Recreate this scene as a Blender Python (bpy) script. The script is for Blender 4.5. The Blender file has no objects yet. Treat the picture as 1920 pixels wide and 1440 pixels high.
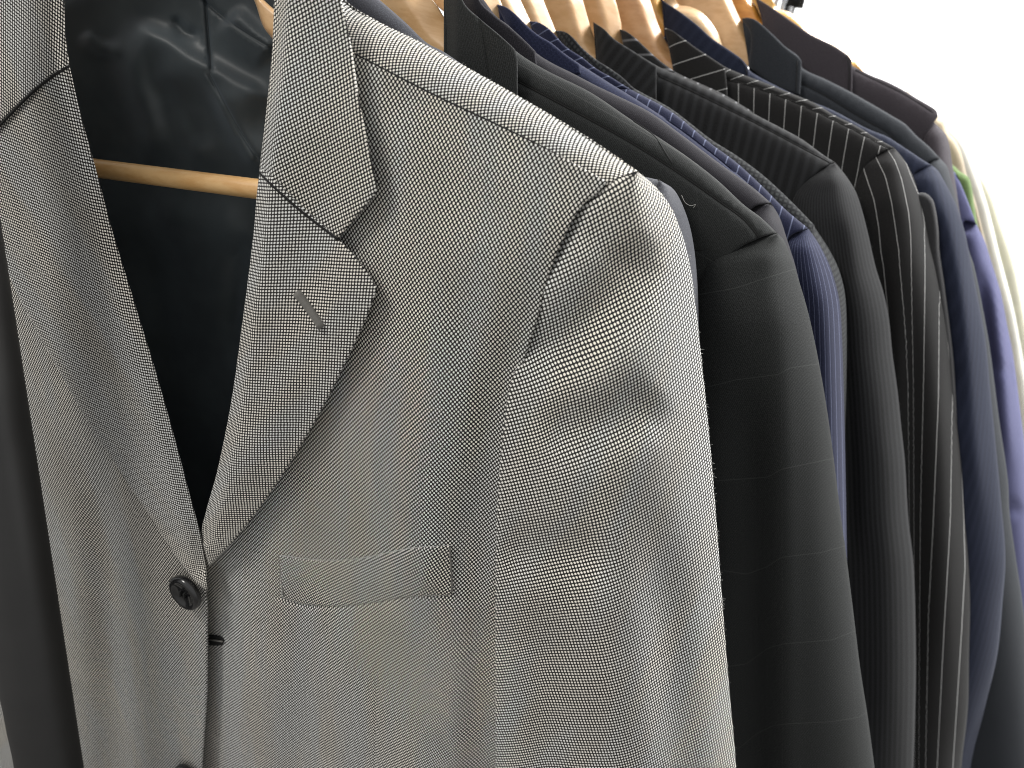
import bpy, math, random
import numpy as np
from mathutils import Vector, Matrix
from mathutils.geometry import delaunay_2d_cdt
random.seed(7); rng = np.random.RandomState(7)
scene = bpy.context.scene
col = scene.collection

# ------------------------------------------------------------------ camera
PITCH, ROLL, FPX = math.radians(24), math.radians(8), 1400.0
S = 0.65                                    # metres per layout unit
CAM = np.array([0.0, 0.0, 1.45])
Fv = np.array([0, math.cos(PITCH), -math.sin(PITCH)])
U0 = np.array([0, math.sin(PITCH), math.cos(PITCH)])
R0 = np.array([1.0, 0, 0])
IR = math.cos(ROLL)*R0 + math.sin(ROLL)*U0
IU = math.cos(ROLL)*U0 - math.sin(ROLL)*R0
cd = bpy.data.cameras.new('camera'); cam = bpy.data.objects.new('camera', cd); col.objects.link(cam)
cd.sensor_width = 36; cd.lens = 36*FPX/1920; cd.clip_start = 0.01; cd.clip_end = 60
cam.matrix_world = Matrix(((IR[0], IU[0], -Fv[0], CAM[0]), (IR[1], IU[1], -Fv[1], CAM[1]), (IR[2], IU[2], -Fv[2], CAM[2]), (0, 0, 0, 1)))
cd.dof.use_dof = True; cd.dof.focus_distance = 0.36; cd.dof.aperture_fstop = 11.0
scene.camera = cam

# ------------------------------------------------------------------ light
w = bpy.data.worlds.new('World'); scene.world = w; w.use_nodes = True
nt = w.node_tree; bg = nt.nodes['Background']
tcw = nt.nodes.new('ShaderNodeTexCoord'); sepw = nt.nodes.new('ShaderNodeSeparateXYZ'); rw = nt.nodes.new('ShaderNodeValToRGB')
nt.links.new(tcw.outputs['Generated'], sepw.inputs[0]); mw = nt.nodes.new('ShaderNodeMapRange')
mw.inputs[1].default_value = -1; mw.inputs[2].default_value = 1
nt.links.new(sepw.outputs[2], mw.inputs[0]); nt.links.new(mw.outputs[0], rw.inputs[0])
rw.color_ramp.elements[0].position = 0.25; rw.color_ramp.elements[0].color = (.36, .345, .32, 1)
rw.color_ramp.elements[1].position = 0.62; rw.color_ramp.elements[1].color = (.98, .98, .98, 1)
nt.links.new(rw.outputs[0], bg.inputs[0]); bg.inputs[1].default_value = 0.66

def area(name, loc, target, size, power, color=(1, 1, 1)):
    l = bpy.data.lights.new(name, 'AREA'); l.size = size; l.energy = power; l.color = color
    o = bpy.data.objects.new(name, l); col.objects.link(o); o.location = loc
    o.rotation_euler = (Vector(target)-Vector(loc)).to_track_quat('-Z', 'Y').to_euler()
    return o
area('key_lamp', (-1.15, -0.25, 2.6), (0.0, 0.35, 1.35), 0.5, 17, (1.0, .97, .92))
area('ceiling_lamp', (0.95, 0.8, 2.7), (0.3, 0.6, 1.4), 0.6, 28, (1.0, .98, .95))
area('window_lamp', (2.3, 0.1, 2.5), (0.4, 0.6, 1.4), 0.9, 13, (1.0, 1.0, 1.0))
area('wall_whitening_fill', (1.6, 1.7, 3.4), (1.6, 3.4, 1.3), 1.2, 260, (1, 1, 1))  # added area light out of view, washes the wall until it clips to white
scene.view_settings.view_transform = 'Standard'; scene.view_settings.look = 'None'
scene.view_settings.exposure = 0.0; scene.view_settings.gamma = 1
scene.render.engine = 'CYCLES'
scene.cycles.filter_width = 1.0

# ------------------------------------------------------------------ projection helpers
PSI = math.radians(18)
Nv = np.array([-math.sin(PSI), -math.cos(PSI), 0.0]); Tv = np.array([math.cos(PSI), -math.sin(PSI), 0.0])
def P(px, py, D, wv=0.0):
    """photo pixel -> point on the hanging plane at distance D, raised by wv towards the viewer"""
    px = np.atleast_1d(np.asarray(px, float)); py = np.atleast_1d(np.asarray(py, float))
    a = (px-960)/FPX; b = -(py-720)/FPX
    ray = Fv[None]+a[:, None]*IR[None]+b[:, None]*IU[None]
    t = (D-wv)/(ray@(-Nv))
    X = ray*t[:, None]
    return CAM[None]+X*S, X@Tv, X[:, 2]
def P1(px, py, D, wv=0.0): return Vector(P(px, py, D, wv)[0][0])

def dseg(X, Y, pts):
    """distance to a polyline, signed side (+ right of travel in picture) and parameter"""
    best = np.full(X.shape, 1e9); side = np.zeros(X.shape); par = np.zeros(X.shape)
    L = 0
    for (x0, y0), (x1, y1) in zip(pts[:-1], pts[1:]):
        dx, dy = x1-x0, y1-y0; l2 = dx*dx+dy*dy+1e-9
        t = np.clip(((X-x0)*dx+(Y-y0)*dy)/l2, 0, 1)
        d = np.hypot(X-x0-t*dx, Y-y0-t*dy)
        s = np.sign((X-x0)*dy-(Y-y0)*dx)*-1
        m = d < best
        best = np.where(m, d, best); side = np.where(m, s, side); par = np.where(m, L+t*math.sqrt(l2), par)
        L += math.sqrt(l2)
    return best, side, par/L
def smooth(a, b, x):
    t = np.clip((x-a)/(b-a), 0, 1); return t*t*(3-2*t)
def spline(pts, step=6, closed=False):
    """Catmull-Rom; a point with a third value is a corner"""
    n = len(pts); out = []
    segs = range(n if closed else n-1)
    for i in segs:
        p1 = pts[i]; p2 = pts[(i+1) % n]
        p0 = pts[i-1] if (closed or i > 0) else p1
        p3 = pts[(i+2) % n] if (closed or i+2 < n) else p2
        c1 = len(p1) > 2; c2 = len(p2) > 2
        A, B, Cc, Dd = [np.array(q[:2], float) for q in (p0, p1, p2, p3)]
        L = np.linalg.norm(Cc-B)
        m1 = (Cc-A); m2 = (Dd-B)
        if c1: m1 = (Cc-B)
        else: m1 = m1/(np.linalg.norm(Cc-B)+np.linalg.norm(B-A)+1e-9)*L
        if c2: m2 = (Cc-B)
        else: m2 = m2/(np.linalg.norm(Dd-Cc)+np.linalg.norm(Cc-B)+1e-9)*L
        k = max(1, int(L/step))
        for j in range(k):
            t = j/k
            out.append(tuple((2*t**3-3*t*t+1)*B+(t**3-2*t*t+t)*m1+(-2*t**3+3*t*t)*Cc+(t**3-t*t)*m2))
    if not closed: out.append(tuple(map(float, pts[-1][:2])))
    return out
def inside(X, Y, poly):
    r = np.zeros(X.shape, bool); n = len(poly)
    for i in range(n):
        x0, y0 = poly[i]; x1, y1 = poly[(i+1) % n]
        if y0 == y1: continue
        c = ((y0 > Y) != (y1 > Y)) & (X < (x1-x0)*(Y-y0)/(y1-y0)+x0)
        r ^= c
    return r
def fold(X, Y, pts, A, s1, s2=None, ends=0.25):
    """ridge (A>0) or valley (A<0) along a polyline; s1 = width on its left, s2 on its right, fading at both ends"""
    s2 = s2 or s1
    d, sd, t = dseg(X, Y, spline(pts, 25))
    s = np.where(sd > 0, s2, s1)
    e = smooth(0, ends, t)*smooth(0, ends, 1-t) if ends else 1
    return A*np.exp(-(d/s)**2)*e

def field(curves, along, across, per=1.0):
    """pattern coordinate that takes the value k on the k-th guide line (each a list of (along, across))"""
    A = [np.interp(along, [q[0] for q in c], [q[1] for q in c]) for c in curves]
    n = len(A); out = np.where(across < A[0], (across-A[0])/(A[1]-A[0]+1e-6), n-1+(across-A[-1])/(A[-1]-A[-2]+1e-6))
    for k in range(n-1):
        m = (across >= A[k]) & (across <= A[k+1])
        out = np.where(m, k+(across-A[k])/(A[k+1]-A[k]+1e-6), out)
    return (out+.5)*per
# ------------------------------------------------------------------ object helpers
def tag(o, label=None, cat=None, group=None, kind=None):
    for k, v in (('label', label), ('category', cat), ('group', group), ('kind', kind)):
        if v: o[k] = v
def empty(name, loc, label, cat, group=None):
    o = bpy.data.objects.new(name, None); col.objects.link(o); o.location = loc; o.empty_display_size = .05
    tag(o, label, cat, group); return o
def link_mesh(name, me, mat, parent):
    o = bpy.data.objects.new(name, me); col.objects.link(o)
    if mat: me.materials.append(mat)
    for p in me.polygons: p.use_smooth = True
    if parent:
        r = parent; off = Vector((0, 0, 0))
        while r: off += r.location; r = r.parent
        o.parent = parent; o.location = -off
    return o
def patch(name, outline, D, wf, mat, parent, step=12, th=.004, edge=(5, .0015), grooves=(), rot=0, cuv=(0, 0), bstep=7, label=None, uvf=None, pat=None, guides=()):
    """cloth piece: a spline outline at its own distance filled with a relief of real depth, with a back face"""
    poly = spline(outline, bstep, True)
    pa = np.array(poly)
    x0, y0 = pa.min(0); x1, y1 = pa.max(0)
    gx, gy = np.meshgrid(np.arange(x0+step*.5, x1, step), np.arange(y0+step*.5, y1, step))
    gx[1::2] += step*.5
    X = gx.ravel(); Y = gy.ravel()
    extra = []; far = []
    for g, offs in guides:
        q = spline(g, 6)
        for k in range(len(q)-1):
            dx, dy = q[k+1][0]-q[k][0], q[k+1][1]-q[k][1]; l = math.hypot(dx, dy) or 1
            for o in offs: extra.append((q[k][0]-dy/l*o, q[k][1]+dx/l*o))
        far.append((q, max(abs(o) for o in offs)+4))
    for g in grooves:
        q = spline(g[0], 5)
        for k in range(len(q)-1):
            dx, dy = q[k+1][0]-q[k][0], q[k+1][1]-q[k][1]; l = math.hypot(dx, dy) or 1
            for o in (-5, -2.4, 0, 2.4, 5): extra.append((q[k][0]-dy/l*o, q[k][1]+dx/l*o))
    if extra:
        ea = np.array(extra)
        keep = np.ones(X.shape, bool)
        for g in grooves:
            d, _, _ = dseg(X, Y, spline(g[0], 20)); keep &= d > 8
        for q, dd in far:
            d, _, _ = dseg(X, Y, q); keep &= d > dd
        X = np.concatenate([X[keep], ea[:, 0]]); Y = np.concatenate([Y[keep], ea[:, 1]])
    # rings just inside the rim so that the edge can roll over
    if edge:
        c = poly; n = len(c); ring = []
        area2 = sum(c[i][0]*c[(i+1) % n][1]-c[(i+1) % n][0]*c[i][1] for i in range(n)); sg = 1 if area2 > 0 else -1
        for i in range(n):
            dx, dy = c[(i+1) % n][0]-c[i-1][0], c[(i+1) % n][1]-c[i-1][1]; l = math.hypot(dx, dy) or 1
            for f in (.25, .6, 1.0): ring.append((c[i][0]-dy/l*sg*edge[0]*f, c[i][1]+dx/l*sg*edge[0]*f))
        ra = np.array(ring)
        m0 = inside(X, Y, poly); X = X[m0]; Y = Y[m0]
        d, _, _ = dseg(X, Y, poly+[poly[0]]); k = d > edge[0]+2
        dr, _, _ = dseg(ra[:, 0], ra[:, 1], poly+[poly[0]])
        m1 = inside(ra[:, 0], ra[:, 1], poly) & (dr > edge[0]*.2)
        X = np.concatenate([X[k], ra[m1, 0]]); Y = np.concatenate([Y[k], ra[m1, 1]])
    else:
        m0 = inside(X, Y, poly); X = X[m0]; Y = Y[m0]
        d, _, _ = dseg(X, Y, poly+[poly[0]]); k = d > step*.4; X = X[k]; Y = Y[k]
    vs = [Vector(p) for p in poly]+[Vector((a, b)) for a, b in zip(X, Y)]
    n = len(poly)
    res = delaunay_2d_cdt(vs, [(i, (i+1) % n) for i in range(n)], [], 1, 1e-4)
    v2 = np.array([(v.x, v.y) for v in res[0]]); faces = [tuple(f) for f in res[2]]
    VX, VY = v2[:, 0], v2[:, 1]
    W = wf(VX, VY)*np.ones(VX.shape)
    if edge:
        d, _, _ = dseg(VX, VY, poly+[poly[0]])
        q = np.clip(1-d/edge[0], 0, 1); W = W-edge[1]*(1-np.sqrt(np.clip(1-q*q, 0, 1)))
    for g in grooves:
        d, _, _ = dseg(VX, VY, spline(g[0], 6)); W = W+g[1]*np.exp(-(d/3.0)**2)
    W = W+.0004*np.sin(VX*.013+VY*.007+D*40)*np.cos(VY*.011-VX*.004)
    P3, uu, vv = P(VX, VY, D, W)
    B3, _, _ = P(VX, VY, D, W-th)
    N = len(VX)
    # face orientation: towards the viewer
    fl = []
    for f in faces:
        a, b, c_ = [v2[i] for i in f[:3]]
        cr = (b[0]-a[0])*(c_[1]-a[1])-(b[1]-a[1])*(c_[0]-a[0])
        fl.append(f if cr < 0 else f[::-1])
    ec = {}
    for f in fl:
        for i in range(len(f)):
            e = (f[i], f[(i+1) % len(f)]); ec[e] = 1
    rim = [(a, b) for (a, b) in ec if (b, a) not in ec]
    allf = fl+[tuple(i+N for i in f[::-1]) for f in fl]+[(b, a, a+N, b+N) for a, b in rim]
    me = bpy.data.meshes.new(name)
    me.from_pydata([tuple(p) for p in P3]+[tuple(p) for p in B3], [], allf)
    if uvf: U, V = uvf(VX, VY, uu, vv, W)
    else: U, V = uu+cuv[0]*W, vv+cuv[1]*W
    c_, s_ = math.cos(math.radians(rot)), math.sin(math.radians(rot))
    U, V = U*c_-V*s_, U*s_+V*c_
    U = np.concatenate([U, U+th]); V = np.concatenate([V, V+th*.6])
    uvl = me.uv_layers.new(name='UVMap')
    if pat: U2, V2 = pat(VX, VY); U2 = np.concatenate([U2, U2+th*.5]); V2 = np.concatenate([V2, V2])
    else: U2, V2 = U, V
    uv2 = me.uv_layers.new(name='Pattern')
    li = np.empty(len(me.loops), np.int32); me.loops.foreach_get('vertex_index', li)
    uv2.data.foreach_set('uv', np.stack([U2[li], V2[li]], 1).ravel().astype(np.float32))
    me.uv_layers['UVMap'].data.foreach_set('uv', np.stack([U[li], V[li]], 1).ravel().astype(np.float32))
    o = link_mesh(name, me, mat, parent)
    if label: o['label'] = label
    return o
def tube(name, pts, r, mat, parent, sides=12, closed=False, caps=True):
    pts = [Vector(p) for p in pts]; n = len(pts); V = []; Fc = []
    up = Vector((0, 0, 1)); prev = None
    for i, p in enumerate(pts):
        d = (pts[min(i+1, n-1)]-pts[max(i-1, 0)]).normalized()
        if prev is None:
            a = up if abs(d.dot(up)) < .9 else Vector((1, 0, 0)); x = d.cross(a).normalized()
        else: x = (prev-d*prev.dot(d)).normalized()
        prev = x; y = d.cross(x); rr = r[i] if isinstance(r, (list, tuple)) else r
        for k in range(sides):
            a = 2*math.pi*k/sides; V.append(p+(x*math.cos(a)+y*math.sin(a))*rr)
    for i in range(n-1):
        for k in range(sides):
            k2 = (k+1) % sides; Fc.append((i*sides+k, i*sides+k2, (i+1)*sides+k2, (i+1)*sides+k))
    if caps: Fc += [tuple(range(sides))[::-1], tuple((n-1)*sides+k for k in range(sides))]
    me = bpy.data.meshes.new(name); me.from_pydata(V, [], Fc); me.uv_layers.new(name='UVMap')
    return link_mesh(name, me, mat, parent)
def cord(name, px, D, wf, r, mat, parent, step=8):
    """thin thread lying on a cloth piece"""
    q = spline(px, step); a = np.array(q)
    P3, _, _ = P(a[:, 0], a[:, 1], D, wf(a[:, 0], a[:, 1])*np.ones(len(a)))
    return tube(name, P3, r*S, mat, parent, 6)

# ------------------------------------------------------------------ materials
def newmat(name):
    m = bpy.data.materials.new(name); m.use_nodes = True
    return m, m.node_tree, m.node_tree.nodes['Principled BSDF']
def N_(t, typ, **kw):
    n = t.nodes.new(typ)
    for k, v in kw.items():
        if k.startswith('i'): n.inputs[int(k[1:])].default_value = v
        else: setattr(n, k, v)
    return n
def M_(t, op, a, b=None, c=None):
    n = t.nodes.new('ShaderNodeMath'); n.operation = op
    for i, v in enumerate((a, b, c)):
        if v is None: continue
        if isinstance(v, (int, float)): n.inputs[i].default_value = v
        else: t.links.new(v, n.inputs[i])
    return n.outputs[0]
def sstep(t, x, a, b, lo=0., hi=1.):
    n = t.nodes.new('ShaderNodeMapRange'); n.interpolation_type = 'SMOOTHSTEP'
    t.links.new(x, n.inputs[0])
    for i, v in enumerate((a, b, lo, hi)): n.inputs[i+1].default_value = v
    return n.outputs[0]
def mixc(t, f, a, b):
    n = t.nodes.new('ShaderNodeMix'); n.data_type = 'RGBA'
    if isinstance(f, (int, float)): n.inputs[0].default_value = f
    else: t.links.new(f, n.inputs[0])
    for i, v in ((6, a), (7, b)):
        if isinstance(v, tuple): n.inputs[i].default_value = (*v[:3], 1)
        else: t.links.new(v, n.inputs[i])
    return n.outputs[2]
def uvxy(t):
    uv = t.nodes.new('ShaderNodeUVMap'); uv.uv_map = 'UVMap'; s = t.nodes.new('ShaderNodeSeparateXYZ'); t.links.new(uv.outputs[0], s.inputs[0])
    return uv.outputs[0], s.outputs[0], s.outputs[1]
def noise(t, vec, scale, detail=3, rough=.6):
    n = t.nodes.new('ShaderNodeTexNoise'); n.inputs['Scale'].default_value = scale
    n.inputs['Detail'].default_value = detail; n.inputs['Roughness'].default_value = rough
    if vec is not None: t.links.new(vec, n.inputs['Vector'])
    return n.outputs[0]
def bump(t, b, h, strength, dist):
    n = t.nodes.new('ShaderNodeBump'); n.inputs['Strength'].default_value = strength; n.inputs['Distance'].default_value = dist
    t.links.new(h, n.inputs['Height']); t.links.new(n.outputs[0], b.inputs['Normal'])

def birdseye(name, px=.00272, py=.00355, light=(.99, .94, .84), dark=(.011, .0105, .0105)):
    m, t, b = newmat(name); uv, u, v = uvxy(t)
    wob = noise(t, uv, 160, 2)
    wob2 = noise(t, uv, 700, 1)
    def lat(off):
        fu = M_(t, 'SUBTRACT', M_(t, 'FRACT', M_(t, 'ADD', M_(t, 'MULTIPLY', u, 1/px), M_(t, 'MULTIPLY_ADD', wob, .22, off))), .5)
        fv = M_(t, 'SUBTRACT', M_(t, 'FRACT', M_(t, 'ADD', M_(t, 'MULTIPLY', v, 1/py), M_(t, 'MULTIPLY_ADD', wob, .2, off))), .5)
        a = M_(t, 'MULTIPLY', fu, fu); c = M_(t, 'MULTIPLY', fv, fv)
        return M_(t, 'SQRT', M_(t, 'ADD', M_(t, 'MULTIPLY', a, 1.05), c))
    d = M_(t, 'MINIMUM', lat(0), lat(.5))
    d = M_(t, 'ADD', d, M_(t, 'MULTIPLY', M_(t, 'SUBTRACT', wob2, .5), .10))
    k = sstep(t, d, .215, .275, 1, 0)
    big = noise(t, uv, 9, 3)
    mpb = t.nodes.new('ShaderNodeMapping'); mpb.inputs['Scale'].default_value = (26, 4, 1); t.links.new(uv, mpb.inputs[0])
    big2 = noise(t, mpb.outputs[0], 1.0, 2)
    lt = mixc(t, sstep(t, big, .35, .65), light, tuple(c*.84 for c in light))
    lt = mixc(t, sstep(t, big2, .38, .62), lt, (.84, .845, .82))
    dk = mixc(t, sstep(t, big2, .35, .65), dark, (.026, .024, .022))
    c = mixc(t, k, dk, lt)
    t.links.new(c, b.inputs['Base Color']); b.inputs['Roughness'].default_value = .85
    b.inputs['Specular IOR Level'].default_value = .2
    b.inputs['Sheen Weight'].default_value = .15; b.inputs['Sheen Roughness'].default_value = .5
    bump(t, b, k, .5, .0003)
    return m
def patxy(t):
    uv = t.nodes.new('ShaderNodeUVMap'); uv.uv_map = 'Pattern'; s = t.nodes.new('ShaderNodeSeparateXYZ'); t.links.new(uv.outputs[0], s.inputs[0])
    return s.outputs[0], s.outputs[1]
def wool(name, base, twill=1.0, stripe=None, pane=None, micro=None, sheen=.35, horiz=None, weavefreq=1):
    """plain, striped, windowpane or textured worsted"""
    m, t, b = newmat(name); uv, u, v = uvxy(t)
    d1 = M_(t, 'ADD', u, v)
    tw = M_(t, 'ABSOLUTE', M_(t, 'SUBTRACT', M_(t, 'FRACT', M_(t, 'MULTIPLY', d1, 520.)), .5))
    nz = noise(t, uv, 900, 2, .7); bign = noise(t, uv, 7, 3)
    val = M_(t, 'ADD', M_(t, 'MULTIPLY', tw, .5*twill), M_(t, 'MULTIPLY', nz, 1.0))
    hi = tuple(min(1, c*1.75+.003) for c in base); lo = tuple(c*.55 for c in base)
    c = mixc(t, sstep(t, val, .35, .95), lo, hi)
    c = mixc(t, M_(t, 'MULTIPLY', sstep(t, bign, .35, .7), .25), c, tuple(c_*1.3+.002 for c_ in base))
    if micro:                       # small two-colour weave
        per, colr, amt = micro
        fu = M_(t, 'ABSOLUTE', M_(t, 'SUBTRACT', M_(t, 'FRACT', M_(t, 'MULTIPLY', u, 1/per)), .5))
        fv = M_(t, 'ABSOLUTE', M_(t, 'SUBTRACT', M_(t, 'FRACT', M_(t, 'MULTIPLY', v, 1/per)), .5))
        k = M_(t, 'MULTIPLY', sstep(t, fu, .12, .3), sstep(t, fv, .12, .3))
        c = mixc(t, M_(t, 'MULTIPLY', k, amt), c, colr)
    pu_, pv_ = patxy(t)
    if stripe:
        per, wd, colr, amt = stripe[:4]; soft = stripe[4] if len(stripe) > 4 else .35
        wv = noise(t, uv, 60, 1)
        f = M_(t, 'ABSOLUTE', M_(t, 'SUBTRACT', M_(t, 'FRACT', M_(t, 'ADD', M_(t, 'MULTIPLY', pu_, 1/per), M_(t, 'MULTIPLY', wv, .03))), .5))
        k = sstep(t, f, wd*(1-soft), wd*(1+soft), 1, 0)
        br = sstep(t, noise(t, uv, 1500, 1), .3, .6, .55, 1.0)
        c = mixc(t, M_(t, 'MULTIPLY', M_(t, 'MULTIPLY', k, br), amt), c, colr)
    if pane:
        pu, pv, wd, colr, amt, ou, ov = pane
        def ln(x, p, o, ww):
            f = M_(t, 'ABSOLUTE', M_(t, 'SUBTRACT', M_(t, 'FRACT', M_(t, 'ADD', M_(t, 'MULTIPLY', x, 1/p), o)), .5))
            return sstep(t, f, ww*.5, ww*1.2, 1, 0)
        k1 = M_(t, 'MULTIPLY', ln(pu_, pu, ou, wd/pu), .45); k2 = ln(pv_, pv, ov, wd/pv)
        dash = sstep(t, M_(t, 'FRACT', M_(t, 'MULTIPLY', v, 200.)), .3, .5)
        k = M_(t, 'MAXIMUM', M_(t, 'MULTIPLY', k1, dash), k2)
        c = mixc(t, M_(t, 'MULTIPLY', k, amt), c, colr)
    t.links.new(c, b.inputs['Base Color']); b.inputs['Roughness'].default_value = .8
    b.inputs['Specular IOR Level'].default_value = .1
    b.inputs['Sheen Weight'].default_value = sheen; b.inputs['Sheen Roughness'].default_value = .45
    st = tuple(min(1, .35+c*4) for c in base); b.inputs['Sheen Tint'].default_value = (*st, 1)
    bump(t, b, val, .35, .0004)
    return m
def wood(name, a, b_, scale=1.0, coat=1.0):
    m, t, b = newmat(name)
    tc = t.nodes.new('ShaderNodeTexCoord'); mp = t.nodes.new('ShaderNodeMapping'); t.links.new(tc.outputs['Object'], mp.inputs[0])
    mp.inputs['Rotation'].default_value = (0, math.radians(26), math.radians(-18)); mp.inputs['Scale'].default_value = (6, 60, 60)
    n = noise(t, mp.outputs[0], 3.2*scale, 5, .65)
    n2 = noise(t, tc.outputs['Object'], 30, 3)
    c = mixc(t, sstep(t, n, .36, .66), a, b_)
    c = mixc(t, M_(t, 'MULTIPLY', sstep(t, n2, .45, .75), .25), c, tuple(x*.75 for x in b_))
    t.links.new(c, b.inputs['Base Color']); b.inputs['Roughness'].default_value = .38
    b.inputs['Coat Weight'].default_value = coat; b.inputs['Coat Roughness'].default_value = .28
    bump(t, b, n, .12, .0008)
    return m
def satin(name, base):
    m, t, b = newmat(name); uv, u, v = uvxy(t)
    n = noise(t, uv, 14, 3)
    c = mixc(t, sstep(t, n, .35, .65), base, tuple(x*1.5 for x in base))
    t.links.new(c, b.inputs['Base Color']); b.inputs['Roughness'].default_value = .5
    b.inputs['Anisotropic'].default_value = .4; b.inputs['Specular IOR Level'].default_value = .55
    b.inputs['Sheen Weight'].default_value = .25; b.inputs['Sheen Tint'].default_value = (.5, .6, .75, 1)
    bump(t, b, noise(t, uv, 900, 2), .15, .0004)
    return m
def plain(name, base, rough=.5, metal=0., nscale=0, coat=0.):
    m, t, b = newmat(name)
    b.inputs['Roughness'].default_value = rough; b.inputs['Metallic'].default_value = metal; b.inputs['Coat Weight'].default_value = coat
    tc = t.nodes.new('ShaderNodeTexCoord'); n = noise(t, tc.outputs['Object'], nscale or 40, 4)
    c = mixc(t, sstep(t, n, .3, .7), tuple(x*.88 for x in base), tuple(min(1, x*1.1) for x in base))
    t.links.new(c, b.inputs['Base Color']); bump(t, b, n, .08, .0005)
    return m

M = {}
M['birdseye'] = birdseye('grey_birdseye_wool')
M['lining'] = satin('black_satin', (.044, .054, .058))
M['bone'] = plain('black_button_resin', (.010, .010, .011), .22, 0, 90, .6)
M['thread_grey'] = wool('grey_buttonhole_thread', (.13, .125, .115), 2.0, sheen=.2)
M['thread_dark'] = plain('dark_thread', (.008, .008, .008), .9)
M['thread_light'] = plain('light_edge_thread', (.42, .42, .40), .9)
M['wood'] = wood('pale_varnished_beech', (.78, .50, .255), (.68, .40, .18))
M['wood_b'] = wood('light_varnished_beech', (.80, .56, .32), (.70, .45, .23), 1.4)
M['wood_o'] = wood('orange_varnished_wood', (.78, .36, .07), (.66, .27, .045), 1.2)
M['wood_y'] = wood('yellow_varnished_wood', (.85, .50, .13), (.75, .40, .09), 1.2)
M['bar'] = wood('golden_bar_wood', (.88, .56, .25), (.76, .43, .16), .8, .6)
M['chrome'] = plain('chrome_wire', (.75, .76, .78), .15, 1.0)
M['black_metal'] = plain('black_powder_coat', (.012, .0115, .011), .48, 0, 30)
M['wall'] = plain('white_wall_paint', (.86, .86, .855), .9, 0, 1)

# ------------------------------------------------------------------ the setting
me = bpy.data.meshes.new('wall')
me.from_pydata([(-9, 3.6, -5), (11, 3.6, -5), (11, 3.6, 6), (-9, 3.6, 6)], [], [(0, 1, 2, 3)])
wl = link_mesh('wall', me, M['wall'], None); tag(wl, 'bright white wall behind the rack', kind='structure')

# ================================================================== front jacket (grey birdseye)
D0 = .42
JG = 'suit jackets hanging in a row'
root = empty('suit_jacket', P1(400, 700, D0), 'grey and cream birdseye weave suit jacket with notch lapels, front of the row', 'jacket', JG)
armhole = [(1195, 322), (1135, 345), (1092, 380), (1055, 440), (1020, 515), (992, 590), (968, 670), (950, 760), (937, 880), (931, 1000), (929, 1200), (929, 1440), (925, 1900)]
ah_s = spline(armhole, 20)
seam = [(640, 88), (665, 102), (800, 172), (1000, 268), (1137, 344)]
top = [(620, -60), (645, 2), (700, 37), (800, 86), (1000, 198), (1110, 265), (1195, 322)]
def bodyR_w(X, Y):
    w = .010*np.exp(-((X-820)/260)**2-((Y-620)/330)**2)
    d, sd, _ = dseg(X, Y, ah_s); w = w-.014*(1-smooth(0, 90, d))*smooth(420, 800, Y)
    w = w+fold(X, Y, [(860, 430), (880, 700), (860, 1000), (840, 1300)], -.006, 60, 45)
    w = w+fold(X, Y, [(700, 700), (760, 950), (790, 1250), (790, 1700)], .005, 60, 70)
    w = w+fold(X, Y, [(640, 800), (610, 1000), (580, 1250), (560, 1700)], -.0045, 60, 60)
    w = w+fold(X, Y, [(480, 1050), (500, 1300), (500, 1800)], .004, 50, 50)
    w = w-.010*(1-smooth(385, 450, X))*smooth(1000, 1100, Y)
    w = w+fold(X, Y, [(700, 120), (860, 330), (960, 480)], -.003, 60)
    # shoulder slopes back towards the seam
    d, _, _ = dseg(X, Y, spline(seam, 30)); w = w-.0045*(1-smooth(0, 150, d))**2
    return w
def yoke_w(X, Y):
    d, sd, _ = dseg(X, Y, spline(seam, 20)); dt, _, _ = dseg(X, Y, spline(top, 20))
    f = d/(d+dt+1e-6)
    return -.0045-.003*f-.015*f**2-.004*f**8
patch('shoulder', [(600, -80, 1), (640, 60, 1), (655, 112, 1), (800, 184), (1000, 280), (1140, 356, 1), (1195, 330, 1), (1195, 320, 1), (1110, 262), (1000, 196), (800, 85), (700, 35), (645, -4), (618, -80, 1)],
      D0, lambda X, Y: yoke_w(X, Y)-.0012, M['birdseye'], root, 8, .02, (5, .002), rot=32, cuv=(0, -.8), bstep=6)
bodyR = [(540, 330, 1), (560, 100), (640, 80, 1), (665, 100, 1), (800, 170), (1000, 265), (1140, 341, 1), (1120, 362), (1092, 385), (1060, 440), (1030, 515), (1010, 590), (985, 670), (970, 760), (960, 900), (955, 1100), (955, 1440), (950, 1900, 1), (330, 1900, 1), (345, 1440), (350, 1100), (380, 1010), (460, 850), (520, 620)]
pocket_top = [(524, 1041), (600, 1050), (660, 1049), (700, 1042), (770, 1028), (846, 1023)]
pocket_bot = [(528, 1122), (570, 1134), (640, 1137), (700, 1130), (760, 1120), (848, 1114)]
patch('right_front_panel', bodyR, D0, bodyR_w, M['birdseye'], root, 11, .006, (4, .0014), rot=0, cuv=(0, 0),
      grooves=[([(706, 1285), (703, 1440), (700, 1700)], -.0008), (pocket_bot, -.0012)])
root.children[-1].name = 'front_panel'
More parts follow.
